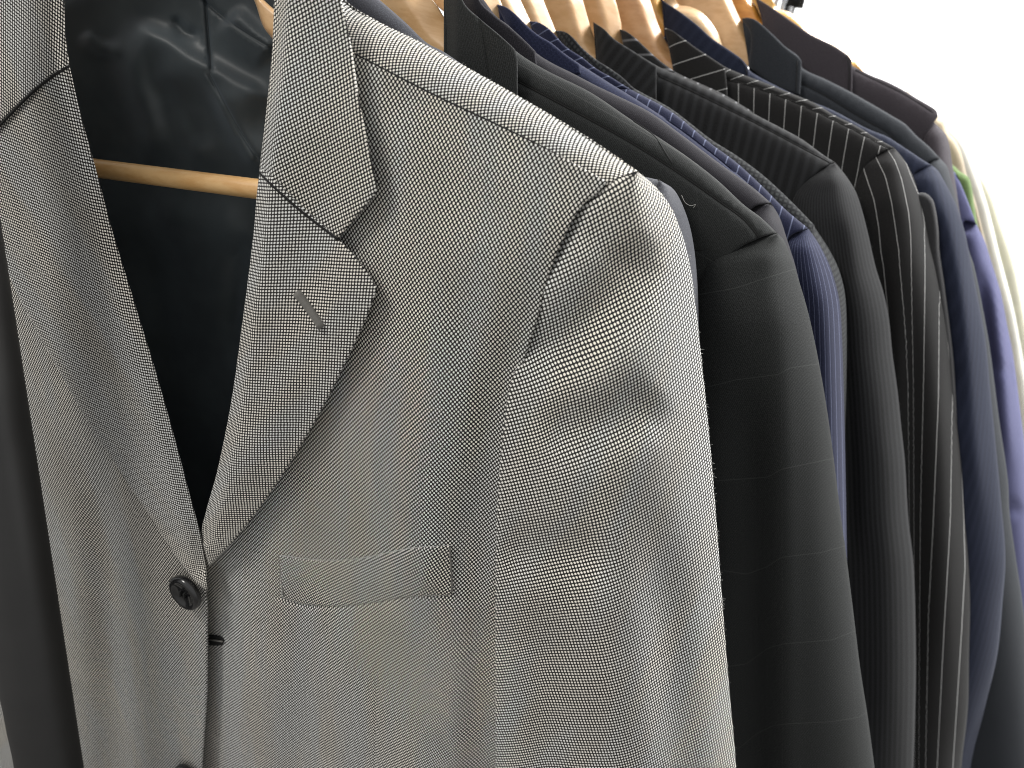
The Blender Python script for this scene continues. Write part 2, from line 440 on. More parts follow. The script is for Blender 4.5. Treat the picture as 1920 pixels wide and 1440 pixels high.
# chest pocket
pk = patch('breast_pocket', [(522, 1041, 1), (600, 1051), (660, 1050), (700, 1043), (770, 1028), (845, 1022, 1), (850, 1116, 1), (760, 1120), (700, 1130), (640, 1136), (570, 1133), (528, 1121, 1)],
      D0, lambda X, Y: bodyR_w(X, Y)+.0022-.0011*smooth(1090, 1130, Y), M['birdseye'], root, 8, .0025, (4, .0016), rot=7, bstep=5)
cord('pocket_stitching', [(523, 1043), (527, 1080), (532, 1118)], D0, lambda X, Y: bodyR_w(X, Y)+.0018, .0006, M['thread_grey'], pk)
cord('pocket_stitching', [(843, 1026), (846, 1070), (847, 1110)], D0, lambda X, Y: bodyR_w(X, Y)+.0018, .0008, M['thread_grey'], pk)
cord('pocket_stitching', pocket_top, D0, lambda X, Y: bodyR_w(X, Y)+.0012, .0004, M['thread_light'], pk)
# buttonhole welt low on the right panel
bh = patch('buttonhole', [(392, 1190, 1), (415, 1194), (420, 1202), (415, 1210), (392, 1210, 1)], D0, lambda X, Y: bodyR_w(X, Y)+.0022, M['thread_dark'], root, 5, .002, (3, .001), bstep=3)
cord('piping', [(392, 1199), (405, 1201), (417, 1203)], D0, lambda X, Y: bodyR_w(X, Y)+.0035, .0008, M['thread_grey'], bh)
# right lapel
lapR = [(488, 314, 1), (483, 350), (474, 450), (455, 600), (434, 750), (408, 880), (386, 960), (378, 1000), (392, 1062, 1), (450, 1000), (520, 905), (590, 792), (642, 692), (685, 600), (708, 540, 1), (672, 488), (634, 447, 1), (560, 380), (518, 338)]
inR = spline([(520, -60), (512, 100), (500, 200), (487, 320), (474, 450), (455, 600), (434, 750), (408, 880), (386, 960), (378, 1010)], 20)
outR = spline([(392, 1062), (450, 1000), (520, 905), (590, 792), (642, 692), (685, 600), (708, 540)], 20)
def lapR_w(X, Y):
    d, _, _ = dseg(X, Y, inR); do, _, _ = dseg(X, Y, outR)
    w = bodyR_w(X, Y)*.8+.0115-.004*smooth(820, 1040, Y)
    w = w+.009*(1-smooth(0, 150, d))-.008*(1-smooth(0, 34, d))**2
    w = w+.003*np.exp(-((do-70)/50)**2)
    return w
patch('lapel', lapR, D0, lapR_w, M['birdseye'], root, 8, .0025, (4, .0016), guides=[(inR, (-44, -38, -32, -26, -21, -16, -12, -8, -5, -2, 2, 5, 8, 12, 16, 21, 26, 32, 38, 44))], rot=41, bstep=5, label='lapel on the viewer\'s right with a worked buttonhole')
lap_r = root.children[-1]
cord('lapel_buttonhole', [(556, 548), (580, 578), (604, 614)], D0, lambda X, Y: lapR_w(X, Y)+.0006, .0031, M['thread_grey'], lap_r)
# right collar
colR = [(520, -130, 1), (514, 0), (510, 100), (500, 200), (486, 322, 1), (510, 346), (560, 391), (634, 448, 1), (672, 402), (704, 364, 1), (708, 352, 1), (700, 315), (686, 250), (671, 170), (661, 100), (652, 50), (640, 0), (600, -130, 1)]
def colR_w(X, Y):
    d, _, _ = dseg(X, Y, inR)
    w = .0125+.006*(1-smooth(0, 150, d))-.009*(1-smooth(0, 34, d))**2
    w = w-.010*(1-smooth(-40, 260, Y))-.03*(1-smooth(-130, 0, Y))
    w = w+.003*smooth(560, 700, X)*smooth(150, 300, Y)
    return w
patch('collar', colR, D0, colR_w, M['birdseye'], root, 8, .003, (4, .0016), guides=[(inR, (-44, -38, -32, -26, -21, -16, -12, -8, -5, -2, 2, 5, 8, 12, 16, 21, 26, 32, 38, 44))], rot=20, bstep=5, label='collar leaf on the viewer\'s right')
cord('gorge_seam', [(488, 325), (512, 349), (560, 392), (633, 449)], D0, lambda X, Y: np.maximum(colR_w(X, Y), lapR_w(X, Y))-.0002, .0009, M['thread_dark'], root)
# left front panel
bodyL = [(-700, -60, 1), (-200, -60), (0, 150), (60, 300), (110, 500), (200, 760), (300, 960), (375, 1060), (388, 1112), (390, 1200), (389, 1300), (380, 1440), (360, 1900, 1), (-800, 1900, 1)]
edgeL = spline([(388, 1100), (390, 1200), (389, 1300), (380, 1440), (360, 1900)], 20)
def bodyL_w(X, Y):
    w = .004+.008*np.exp(-((X-120)/160)**2-((Y-750)/300)**2)
    w = w+fold(X, Y, [(150, 720), (190, 900), (215, 1150), (225, 1440), (225, 1800)], -.0075, 45, 55)
    w = w+fold(X, Y, [(260, 900), (290, 1100), (310, 1440), (310, 1800)], .004, 40, 45)
    w = w+fold(X, Y, [(130, 850), (150, 1100), (160, 1440), (160, 1800)], .006, 45, 45)
    w = w-.05*smooth(60, 420, -X)
    w = w+.003*smooth(330, 385, X)*smooth(1080, 1200, Y)
    return w
patch('front_panel', bodyL, D0, bodyL_w, M['birdseye'], root, 12, .005, (6, .003), rot=-6, bstep=7)
# left lapel
lapL = [(129, 117, 1), (150, 210), (178, 310), (210, 430), (250, 560), (290, 690), (330, 830), (362, 950), (376, 1000), (386, 1060), (389, 1108, 1), (368, 1092), (340, 1057), (290, 982), (230, 892), (170, 800), (110, 694), (60, 604), (22, 528), (-30, 400), (-80, 285, 1), (-5, 226), (60, 162), (100, 131)]
inL = spline([(116, -60), (120, 0), (125, 100), (150, 210), (178, 310), (210, 430), (250, 560), (290, 690), (330, 830), (362, 950), (376, 1000), (386, 1060)], 20)
outL = spline([(389, 1112), (340, 1057), (290, 982), (230, 892), (170, 800), (110, 694), (60, 604), (22, 528), (-30, 400)], 20)
def lapL_w(X, Y):
    d, _, _ = dseg(X, Y, inL); do, _, _ = dseg(X, Y, outL)
    w = bodyL_w(X, Y)*.8+.0095+.008*(1-smooth(0, 170, d))-.006*(1-smooth(0, 44, d))**2
    w = w-.004*smooth(950, 1090, Y)
    w = w+fold(X, Y, [(60, 250), (130, 500), (210, 740), (300, 940)], -.003, 40)
    return w
patch('lapel', lapL, D0, lapL_w, M['birdseye'], root, 8, .0025, (4, .0016), guides=[(inL, (-44, -38, -32, -26, -21, -16, -12, -8, -5, -2, 2, 5, 8, 12, 16, 21, 26, 32, 38, 44))], rot=-46, cuv=(-1.0, 0), bstep=5, label='lapel on the viewer\'s left without a buttonhole')
colL = [(116, -130, 1), (120, 0), (124, 80), (131, 122, 1), (100, 140), (60, 172), (0, 232), (-60, 300, 1), (-160, 200), (-160, -130, 1)]
def colL_w(X, Y):
    d, _, _ = dseg(X, Y, inL)
    return bodyL_w(X, Y)*.8+.0112+.008*(1-smooth(0, 170, d))-.006*(1-smooth(0, 44, d))**2-.008*(1-smooth(-40, 200, Y))-.03*(1-smooth(-130, 0, Y))
patch('collar', colL, D0, colL_w, M['birdseye'], root, 8, .003, (4, .0016), guides=[(inL, (-44, -38, -32, -26, -21, -16, -12, -8, -5, -2, 2, 5, 8, 12, 16, 21, 26, 32, 38, 44))], rot=-28, cuv=(-1.0, 0), bstep=5, label='collar leaf on the viewer\'s left')
cord('gorge_seam', [(130, 124), (100, 142), (60, 174), (0, 235), (-50, 292)], D0, lambda X, Y: np.maximum(colL_w(X, Y), lapL_w(X, Y))+.0000, .0009, M['thread_dark'], root)
# sleeve
slR = [(1195, 322), (1232, 353), (1263, 398), (1290, 480), (1305, 580), (1318, 700), (1333, 850), (1345, 1000), (1356, 1150), (1368, 1300), (1380, 1440), (1400, 1900)]
slR_s = spline(slR, 15)
def interp_x(pts, Y):
    a = np.array(sorted(pts, key=lambda q: q[1])); return np.interp(Y, a[:, 1], a[:, 0])
def sleeve_w(X, Y):
    L = interp_x(ah_s, Y); R = interp_x(slR_s, Y)
    s = np.clip((X-L)/(R-L+1e-6), 0, 1)
    grow = smooth(330, 760, Y)
    prof = np.sqrt(np.clip(1-(2*s-1)**2, 0, 1))
    prof = np.sin(np.pi*np.clip(s, 0, 1))**.9
    w = -.0055+grow*.024*prof+(1-grow)*(.005*prof)
    w = w-.046*np.clip((s-.5)/.5, 0, 1)**2.4-.004*(1-smooth(322, 400, Y))
    d, _, _ = dseg(X, Y, ah_s); w = w+.0015*np.exp(-((d-26)/22)**2)*(1-smooth(500, 700, Y))
    w = w+fold(X, Y, [(950, 668), (1040, 655), (1120, 600), (1185, 500), (1200, 420)], -.0135, 50, 62)
    w = w+fold(X, Y, [(955, 735), (1060, 712), (1140, 668), (1200, 600)], .002, 50, 46)
    w = w+fold(X, Y, [(985, 560), (1060, 520), (1120, 450)], .004, 40, 44)
    w = w+fold(X, Y, [(1000, 800), (1090, 800), (1170, 778), (1235, 720)], -.0100, 52, 56)
    w = w+fold(X, Y, [(980, 900), (1080, 900), (1190, 860), (1280, 780)], .002, 60, 60)
    w = w+fold(X, Y, [(915, 1030), (1010, 1035), (1090, 1040), (1160, 1020)], -.0092, 52, 52)
    w = w+fold(X, Y, [(1080, 950), (1120, 1100), (1150, 1300), (1160, 1440), (1160, 1800)], .0075, 60, 50)
    w = w+fold(X, Y, [(1220, 900), (1245, 1100), (1265, 1300), (1275, 1500), (1280, 1850)], -.0095, 50, 45)
    w = w+fold(X, Y, [(1010, 1100), (1020, 1300), (1030, 1500), (1030, 1850)], -.0075, 45, 45)
    return w
def slv_uv(X, Y, uu, vv, W):
    _, u0, v0 = P(X, Y, D0, .02)
    return u0*.7+uu*.3-.35*W, v0*.7+vv*.3
slv = [(1195, 321, 1), (1135, 344), (1092, 379), (1055, 439), (1020, 514), (992, 589), (968, 669), (950, 759), (937, 879), (931, 1000), (929, 1200), (929, 1440), (925, 1900, 1), (1400, 1900, 1), (1380, 1440), (1368, 1300), (1356, 1150), (1345, 1000), (1333, 850), (1318, 700), (1305, 580), (1290, 480), (1263, 398), (1232, 353)]
patch('sleeve', slv, D0, sleeve_w, M['birdseye'], root, 8, .035, (5, .002), rot=13, uvf=slv_uv, bstep=6)
cord('armhole_seam', [(1192, 324), (1136, 346), (1093, 381), (1056, 441), (1030, 495)], D0, lambda X, Y: sleeve_w(X, Y)-.0012, .0009, M['thread_dark'], root)
cord('shoulder_seam', [(x, y-1) for x, y in seam[1:]], D0, lambda X, Y: bodyR_w(X, Y)-.0006, .0006, M['thread_dark'], root)
# the far sleeve, seen past the black upright
patch('sleeve', [(-700, -40, 1), (-560, 200), (-420, 600), (-60, 1060), (30, 1300), (60, 1440), (90, 1900, 1), (-760, 1900, 1)], D0, lambda X, Y: .03+.012*np.sin((X+200)/90)-.03*smooth(0, 300, -X)*0, M['birdseye'], root, 20, .03, (10, .006), rot=38)
# lining inside the back
def lin_w(X, Y):
    w = -.075-.03*np.exp(-((X-330)/200)**2-((Y-700)/400)**2)
    w = w-.03*(1-smooth(-150, 120, Y))*0
    w = w+fold(X, Y, [(225, 40), (262, 62), (310, 82), (352, 112), (395, 135), (440, 160), (520, 200)], .014, 22, 55, .2)
    w = w+fold(X, Y, [(236, 55), (246, 110), (262, 170), (285, 240), (300, 320)], .009, 26, 28, .3)
    w = w+fold(X, Y, [(150, 60), (190, 90), (240, 95)], .006, 14)
    w = w+fold(X, Y, [(300, 100), (330, 180), (360, 260), (400, 330)], .008, 28, 24, .3)
    w = w+fold(X, Y, [(300, 140), (350, 220), (375, 290)], -.006, 22)
    w = w+fold(X, Y, [(410, 150), (430, 210), (470, 280), (490, 330)], .007, 26, 20)
    w = w+fold(X, Y, [(430, 20), (470, 60), (520, 100)], .010, 18, 34, .2)
    w = w+fold(X, Y, [(320, 30), (345, 60), (380, 70)], -.005, 10)
    w = w+fold(X, Y, [(260, 400), (360, 420), (480, 410)], .010, 60, 60, .3)
    w = w+fold(X, Y, [(440, 430), (445, 520), (430, 650)], -.008, 24)
    w = w+fold(X, Y, [(290, 400), (300, 560), (330, 760)], -.008, 40)
    return w
patch('lining', [(40, -160, 1), (640, -160, 1), (640, 300), (640, 700), (560, 1180, 1), (280, 1180, 1), (120, 700), (40, 300)], D0, lin_w, M['lining'], root, 7, .003, None,
      grooves=[([(383, -20), (390, 60), (396, 132)], -.004), ([(383, 2), (440, 48), (515, 95)], -.003), ([(392, 140), (440, 230), (485, 300)], -.003)])
# outer back of the jacket, behind the lining
patch('back_panel', [(-500, 0, 1), (40, -160), (590, -160, 1), (640, 20), (1000, 230), (1150, 320, 1), (1100, 800), (1100, 1900, 1), (-600, 1900, 1)], D0, lambda X, Y: -.100-.05*np.exp(-((X-330)/260)**2), M['birdseye'], root, 60, .004, None)
# button
def button(px, py, D, wv, r, parent):
    c = P1(px, py, D, wv); vd = (Vector(CAM)-c).normalized(); n = (vd*.67+(Vector(IR)*-.8-Vector(IU)*.6)*.74).normalized()
    x = n.cross(Vector((0, 0, 1))).normalized(); y = n.cross(x)
    prof = [(0, .0004), (.30, .0004), (.60, .0008), (.66, .0013), (.82, .0016), (.92, .0013), (1.0, .0004), (1.0, -.0016), (.93, -.0026), (0, -.0030)]
    seg = 40; V = []; Fc = []
    for q, (rr, h) in enumerate(prof):
        for k in range(seg):
            a = 2*math.pi*k/seg
            V.append(c+(x*math.cos(a)+y*math.sin(a))*rr*r+n*h*(r/.0095))
    for q in range(len(prof)-1):
        for k in range(seg):
            k2 = (k+1) % seg; Fc.append((q*seg+k, (q+1)*seg+k, (q+1)*seg+k2, q*seg+k2))
    me = bpy.data.meshes.new('button'); me.from_pydata(V, [], Fc)
    b = link_mesh('button', me, M['bone'], parent)
    for i in (-1, 1):
        p0 = c+(x*i*.14-y*.14)*r+n*r*.05; p1 = c+(x*i*.14+y*.14)*r+n*r*.05
        tube('button_thread', [p0-n*r*.1, p0+n*r*.08, p1+n*r*.08, p1-n*r*.1], r*.06, M['thread_dark'], b, 6)
    tube('button_shank', [c-n*r*.1, c-n*r*.55], r*.16, M['thread_dark'], b, 8)
    return b
button(345, 1113, D0, .017, .0112, root)
button(347, 1464, D0, .017, .0112, root)
# its hanger
HG = 'wooden hangers on the rail'
D_RAILZ = .20
def hook(center, parent, top):
    c = Vector(center); t = Vector(top); r = .018
    pts = [c, c.lerp(t, .35), c.lerp(t, .6)]
    base = pts[-1]; axis = Vector((Tv[0], Tv[1], 0))
    cen = t+Vector((0, 0, -.0))
    for k in range(0, 11):
        a = math.radians(-90+k*24); pts.append(cen+axis*math.cos(a)*r*1.0+Vector((0, 0, 1))*math.sin(a)*r)
    tube('hook', pts, .0016, M['chrome'], parent, 8)
h0 = empty('coat_hanger', P1(310, -150, D0, -.04), 'varnished wooden hanger with a round golden bar, inside the grey birdseye jacket', 'hanger', HG)
ba = P1(60, 300, D0, -.035); bb = P1(620, 372, D0, -.035)
tube('trouser_bar', [ba.lerp(bb, i/24) for i in range(25)], .0066*S/.65*.72, M['bar'], h0, 24)
patch('shoulder_arm', [(330, -230, 1), (400, -120), (520, 22), (700, 110), (900, 210), (1050, 330, 1), (1000, 360), (800, 260), (600, 150), (500, 60), (470, -10), (330, -160, 1)], D0, lambda X, Y: -.042+0*X, M['wood'], h0, 30, .012, (10, .006))
patch('shoulder_arm', [(330, -230, 1), (200, -160), (60, -60), (-200, 20), (-400, 120, 1), (-380, 190), (-200, 100), (60, 0), (200, -90), (330, -160, 1)], D0, lambda X, Y: -.042+0*X, M['wood'], h0, 30, .012, (10, .006))

# ================================================================== the other jackets
def gen_jacket(name_label, D, body, shoulder_line, sleeve_L, sleeve_R, mat, rots=(0, 0, 0), collar=None, collar_mat=None, collar_w=.010,
               top_r=60, top_d=.03, folds=(), sfolds=(), seams=(), stitch=None, bpat=None, spat=None, sgrow=None, bulge=.026, step=11, th=.02, cl_edge=(5, .002), cgrooves=(), yoke=None):
    k = .42/D
    r = empty('suit_jacket', P1(body[0][0], 700, D), name_label, 'jacket', JG)
    sl = spline(shoulder_line, 15)
    def bw(X, Y):
        d, _, _ = dseg(X, Y, sl)
        q = np.clip(1-d/top_r, 0, 1)
        w = -.62*top_d*(1-np.sqrt(np.clip(1-q*q, 0, 1)))
        for f in folds: w = w+fold(X, Y, *f)
        return w
    patch('body', body, D, bw, mat, r, step, th, (5, .002), rot=rots[0], cuv=(0, -.4), grooves=[(s, -.0018) for s in seams], pat=bpat)
    for s in seams: cord('seam', s, D, lambda X, Y: bw(X, Y)-.0011, .0005, M['thread_dark'], r)
    if sleeve_R:
        Ls = spline(sleeve_L, 15); Rs = spline(sleeve_R, 15); y0 = min(sleeve_R[0][1], sleeve_L[0][1]); yg = sgrow or (y0+260*k)
        def sw(X, Y):
            L = interp_x(Ls, Y); R = interp_x(Rs, Y)
            s = np.clip((X-L)/(R-L+1e-6), 0, 1); g = smooth(y0-10, yg, Y)
            prof = np.sqrt(np.clip(1-(2*s-1)**2, 0, 1))
            w = -.003+g*bulge*prof+(1-g)*.006*prof-.030*np.clip((s-.6)/.4, 0, 1)**2.4-.012*(1-smooth(y0, y0+80*k, Y))
            for f in sfolds: w = w+fold(X, Y, *f)
            return w
        out = [(*sleeve_L[0][:2], 1)]+[q[:2] for q in sleeve_L[1:-1]]+[(*sleeve_L[-1][:2], 1), (*sleeve_R[-1][:2], 1)]+[q[:2] for q in sleeve_R[::-1][1:]]
        if sleeve_R[0][:2] == sleeve_L[0][:2]: out = out[:-1]
        patch('sleeve', out, D, sw, mat, r, step-2, .03, (5, .0028), rot=rots[1], cuv=(-.5, 0), pat=(lambda X, Y: spat(X, Y, (X-interp_x(Ls, Y))/(interp_x(Rs, Y)-interp_x(Ls, Y)+1e-6))) if spat else None)
        na = [q for q in sleeve_L if q[1] < sleeve_L[0][1]+190*k+60]
        if len(na) > 2: cord('armhole_seam', na, D, lambda X, Y: sw(X, Y)-.0004, .0008, M['thread_dark'], r)
        r_sw = sw
    if collar:
        cx0 = min(q[0] for q in collar); cx1 = max(q[0] for q in collar); cy0 = min(q[1] for q in collar)
        def cw(X, Y):
            s = (X-cx0)/(cx1-cx0)
            return bw(X, Y)*.1+collar_w+.010*np.sin(np.clip(s, 0, 1)*math.pi)*.6-.012*(1-smooth(0, .22, s))
        patch('collar', collar, D, cw, collar_mat or mat, r, 8, .004, cl_edge, rot=rots[2], bstep=5, grooves=[(s, -.0018) for s in cgrooves])
        if stitch: cord('edge_stitching', stitch, D, lambda X, Y: cw(X, Y)+.0002, .0005, M['thread_dark'], r)
    return r, bw

# --- blue grey flannel
M['flannel'] = wool('blue_grey_flannel', (.050, .052, .062), .2, sheen=.5)
lineB = [(600, -90), (640, -60), (712, 0), (760, 42), (800, 80), (835, 99), (1000, 214), (1180, 322), (1237, 338)]
RB = [(1237, 338), (1264, 356), (1286, 400), (1299, 450), (1307, 520), (1310, 600), (1312, 700), (1322, 900), (1350, 1440), (1360, 1900)]
gen_jacket('blue grey flannel jacket squeezed between the birdseye jacket and the green black one', .54,
    [(600, -90, 1), (640, -60), (712, 0), (760, 42), (800, 80), (835, 99), (1000, 214), (1180, 322), (1237, 338, 1), (1200, 420), (1160, 700), (1150, 1900, 1), (640, 1900, 1), (600, 600)],
    lineB, [(1237, 338), (1180, 380), (1120, 500), (1090, 700), (1080, 1100), (1080, 1900)], RB, M['flannel'], th=.02)
# --- charcoal green windowpane
vC = [[(500, 1303), (600, 1312), (700, 1322), (860, 1335), (1000, 1343), (1440, 1365)], [(500, 1455), (600, 1463), (800, 1466), (1440, 1467), (1900, 1470)], [(500, 1600), (1100, 1600), (1200, 1596), (1250, 1598), (1440, 1612)]]
hC = [[(1307, 553), (1380, 540), (1440, 520), (1488, 505)], [(1330, 725), (1380, 712), (1460, 702), (1480, 690), (1535, 682)], [(1335, 902), (1440, 895), (1465, 880), (1560, 860)],
      [(1360, 1070), (1400, 1077), (1440, 1062), (1465, 1045), (1540, 1036), (1583, 1024)], [(1365, 1250), (1400, 1245), (1440, 1215), (1470, 1207), (1560, 1200), (1603, 1183)], [(1383, 1405), (1420, 1375), (1450, 1360), (1480, 1357), (1560, 1353), (1610, 1345), (1625, 1336)]]
M['pane'] = wool('green_black_windowpane', (.0225, .0240, .0238), .8, pane=(1., 1., .006, (.055, .058, .056), .55, 0, 0), sheen=.2)
lineC = [(850, -30), (900, 40), (969, 97), (1023, 131), (1107, 173), (1180, 222), (1276, 285), (1342, 335), (1396, 385), (1427, 408), (1457, 437)]
seamC = [(969, 152), (1060, 200), (1180, 266), (1276, 327), (1353, 381), (1396, 413), (1423, 446)]
RC = [(1457, 437), (1469, 449), (1482, 480), (1490, 502), (1513, 577), (1533, 667), (1553, 783), (1577, 970), (1587, 1043), (1600, 1147), (1613, 1253), (1627, 1343), (1640, 1440), (1700, 1900)]
jC, bwC = gen_jacket('green black windowpane suit jacket, right behind the birdseye one, with a raised shoulder seam', .60,
    [(832, -60, 1), (880, 20), (969, 97), (1023, 131), (1107, 173), (1180, 222), (1276, 285), (1342, 335), (1396, 385), (1427, 408), (1457, 437, 1), (1423, 447), (1380, 470), (1345, 520), (1330, 700), (1330, 1900, 1), (700, 1900, 1), (780, 500), (832, 95, 1)],
    lineC, [(1457, 437), (1423, 447), (1380, 462), (1340, 485), (1318, 508), (1300, 545), (1280, 620), (1268, 720), (1262, 900), (1265, 1200), (1275, 1440), (1300, 1900)], RC, M['pane'],
    rots=(0, 7, 25), collar=[(832, -60, 1), (834, 20), (833, 98, 1), (880, 150), (972, 205, 1), (971, 170), (970, 110), (966, 93, 1), (955, 82), (930, 60), (900, 35), (870, 5), (850, -60, 1)],
    top_r=70, top_d=.03, bpat=lambda X, Y: ((X-1300-(Y-300)*.1)/190+.5, (Y-X*.55+500)/170), spat=lambda X, Y, s: (field(vC, Y, X), field(hC, X, Y)), seams=[seamC], cgrooves=[[(897, 34), (908, 70), (914, 110), (918, 150)]],
    sfolds=[([(1390, 600), (1400, 760), (1410, 1000), (1420, 1440), (1430, 1800)], -.010, 40, 45), ([(1462, 520), (1466, 760), (1470, 1000), (1472, 1440), (1480, 1850)], .005, 26, 40),
            ([(1330, 1000), (1340, 1300), (1350, 1700)], .006, 40)], stitch=None)
cord('dart', [(1188, 227), (1226, 254), (1249, 289), (1261, 308)], .60, lambda X, Y: bwC(X, Y)-.0001, .0005, M['thread_dark'], jC)
cord('dart', [(1303, 470), (1334, 468), (1361, 478)], .60, lambda X, Y: bwC(X, Y)-.0001, .0005, M['thread_dark'], jC)
cord('lint_fibre', [(1278, 366), (1285, 380), (1296, 386), (1304, 383), (1300, 390)], .60, lambda X, Y: bwC(X, Y)+.002, .00022, M['thread_light'], jC, 4)
# --- dark navy plum
M['plum'] = wool('dark_plum_navy', (.020, .019, .023), .7, sheen=.3)
lineD = [(880, -40), (929, 29), (954, 48), (1003, 97), (1033, 117), (1075, 138), (1117, 160), (1167, 184), (1220, 211), (1269, 246), (1346, 304), (1411, 351), (1446, 381)]
gen_jacket('dark plum navy suit jacket just behind the green black windowpane one', .65,
    [(862, -60, 1), (880, -40), (929, 29), (954, 48), (1003, 97), (1033, 117), (1075, 138), (1117, 160), (1167, 184), (1220, 211), (1269, 246), (1346, 304), (1411, 351), (1446, 381, 1), (1411, 390), (1380, 440), (1370, 700), (1370, 1900, 1), (900, 1900, 1), (870, 500)],
    lineD, [(1446, 381), (1425, 384), (1405, 392), (1380, 430), (1365, 520), (1355, 700), (1350, 1200), (1350, 1900)], [(1446, 381), (1462, 408), (1477, 453), (1493, 505), (1512, 600), (1520, 800), (1530, 1100), (1550, 1440), (1580, 1900)], M['plum'],
    rots=(0, 6, 25), collar=[(864, -60, 1), (864, 40), (880, 120), (960, 150), (1007, 128, 1), (1006, 118), (1004, 96, 1), (980, 72), (954, 49), (929, 30), (900, 2), (880, -60, 1)], top_r=50)
# --- blue micro check
M['micro'] = wool('blue_micro_check', (.019, .023, .052), .3, micro=(.0036, (.010, .013, .032), .6), sheen=.3)
lineE = [(930, 0), (950, 14), (967, 27), (987, 47), (1008, 65), (1033, 80), (1058, 100), (1087, 120), (1120, 141), (1150, 160), (1183, 180), (1220, 204), (1280, 246), (1350, 300), (1400, 342)]
gen_jacket('blue micro check suit jacket, third collar along after the green black one', .70,
    [(933, 8, 1), (950, 14), (967, 27), (987, 47), (1008, 65), (1033, 80), (1058, 100), (1087, 120), (1120, 141), (1150, 160), (1183, 180), (1220, 204), (1280, 244), (1350, 298), (1400, 342, 1), (1400, 700), (1400, 1900, 1), (1000, 1900, 1), (960, 500), (945, 100)],
    lineE, [], None, M['micro'], rots=(0, 0, 40),
    collar=[(932, 11, 1), (940, 10), (950, 14), (967, 27), (987, 47), (1008, 65), (1033, 80), (1058, 100), (1087, 121, 1), (1089, 140, 1), (1040, 140), (980, 110), (955, 60), (946, 40)], top_r=40)
# --- blue pinstripe
M['bluepin'] = wool('blue_pinstripe', (.0175, .0205, .046), .4, stripe=(.0120, .042, (.22, .25, .38), .6), sheen=.3)
lineF = [(993, 38), (1007, 42), (1027, 52), (1042, 67), (1053, 80), (1067, 92), (1092, 108), (1117, 128), (1150, 147), (1180, 166), (1257, 208), (1334, 270), (1380, 304), (1427, 347), (1473, 393), (1515, 428)]
RF = [(1515, 428), (1534, 455), (1550, 485), (1560, 510), (1573, 560), (1578, 617), (1582, 733), (1585, 867), (1587, 980), (1588, 1043), (1590, 1300), (1600, 1900)]
gen_jacket('bright navy pinstripe suit jacket, its sleeve between the windowpane and the shadow stripe jackets', .755,
    [(993, 40, 1), (1007, 42), (1027, 52), (1042, 67), (1053, 80), (1067, 92), (1092, 108), (1117, 128), (1150, 147), (1180, 166), (1257, 208), (1334, 270), (1380, 304), (1427, 347), (1473, 393), (1515, 428, 1), (1480, 445), (1450, 520), (1450, 1900, 1), (1060, 1900, 1), (1020, 500), (1005, 100)],
    lineF, [(1515, 428), (1495, 434), (1475, 446), (1455, 480), (1445, 540), (1440, 700), (1440, 1900)], RF, M['bluepin'], rots=(0, -3, 62), spat=lambda X, Y, s: (s*.18, Y*.001),
    collar=[(992, 40, 1), (1007, 41), (1027, 52), (1042, 67), (1053, 80), (1067, 92), (1092, 108), (1117, 128), (1150, 147), (1182, 168, 1), (1150, 165), (1100, 142), (1040, 110), (1012, 75)], top_r=40, top_d=.02,
    sfolds=[([(1520, 500), (1525, 700), (1540, 1000), (1550, 1300)], -.006, 22, 22)])
# --- charcoal basket weave
M['basket'] = wool('charcoal_basket_weave', (.018, .019, .021), .2, micro=(.0048, (.065, .07, .07), .6), sheen=.2)
lineG = [(1042, 57), (1058, 60), (1075, 72), (1092, 90), (1118, 112), (1142, 127), (1167, 145), (1187, 164), (1257, 203), (1334, 262), (1380, 291), (1430, 328), (1480, 374), (1525, 420)]
RG = [(1525, 420), (1555, 468), (1573, 505), (1585, 555), (1588, 640), (1587, 733), (1583, 900), (1580, 1900)]
gen_jacket('charcoal basket weave jacket, a thin strip behind the navy pinstripe sleeve', .80,
    [(1042, 57, 1), (1058, 60), (1075, 72), (1092, 90), (1118, 112), (1142, 127), (1167, 145), (1187, 164), (1257, 203), (1334, 262), (1380, 291), (1430, 328), (1480, 374), (1525, 420, 1), (1500, 500), (1500, 1900, 1), (1120, 1900, 1), (1070, 500), (1055, 110)],
    lineG, [(1525, 420), (1510, 430), (1490, 470), (1480, 600), (1470, 1000), (1470, 1900)], RG, M['basket'], rots=(0, 0, 35),
    collar=[(1041, 58, 1), (1058, 59), (1075, 71), (1092, 90), (1118, 112), (1142, 127), (1167, 145), (1190, 168, 1), (1160, 170), (1110, 140), (1066, 95)], top_r=40, top_d=.02)
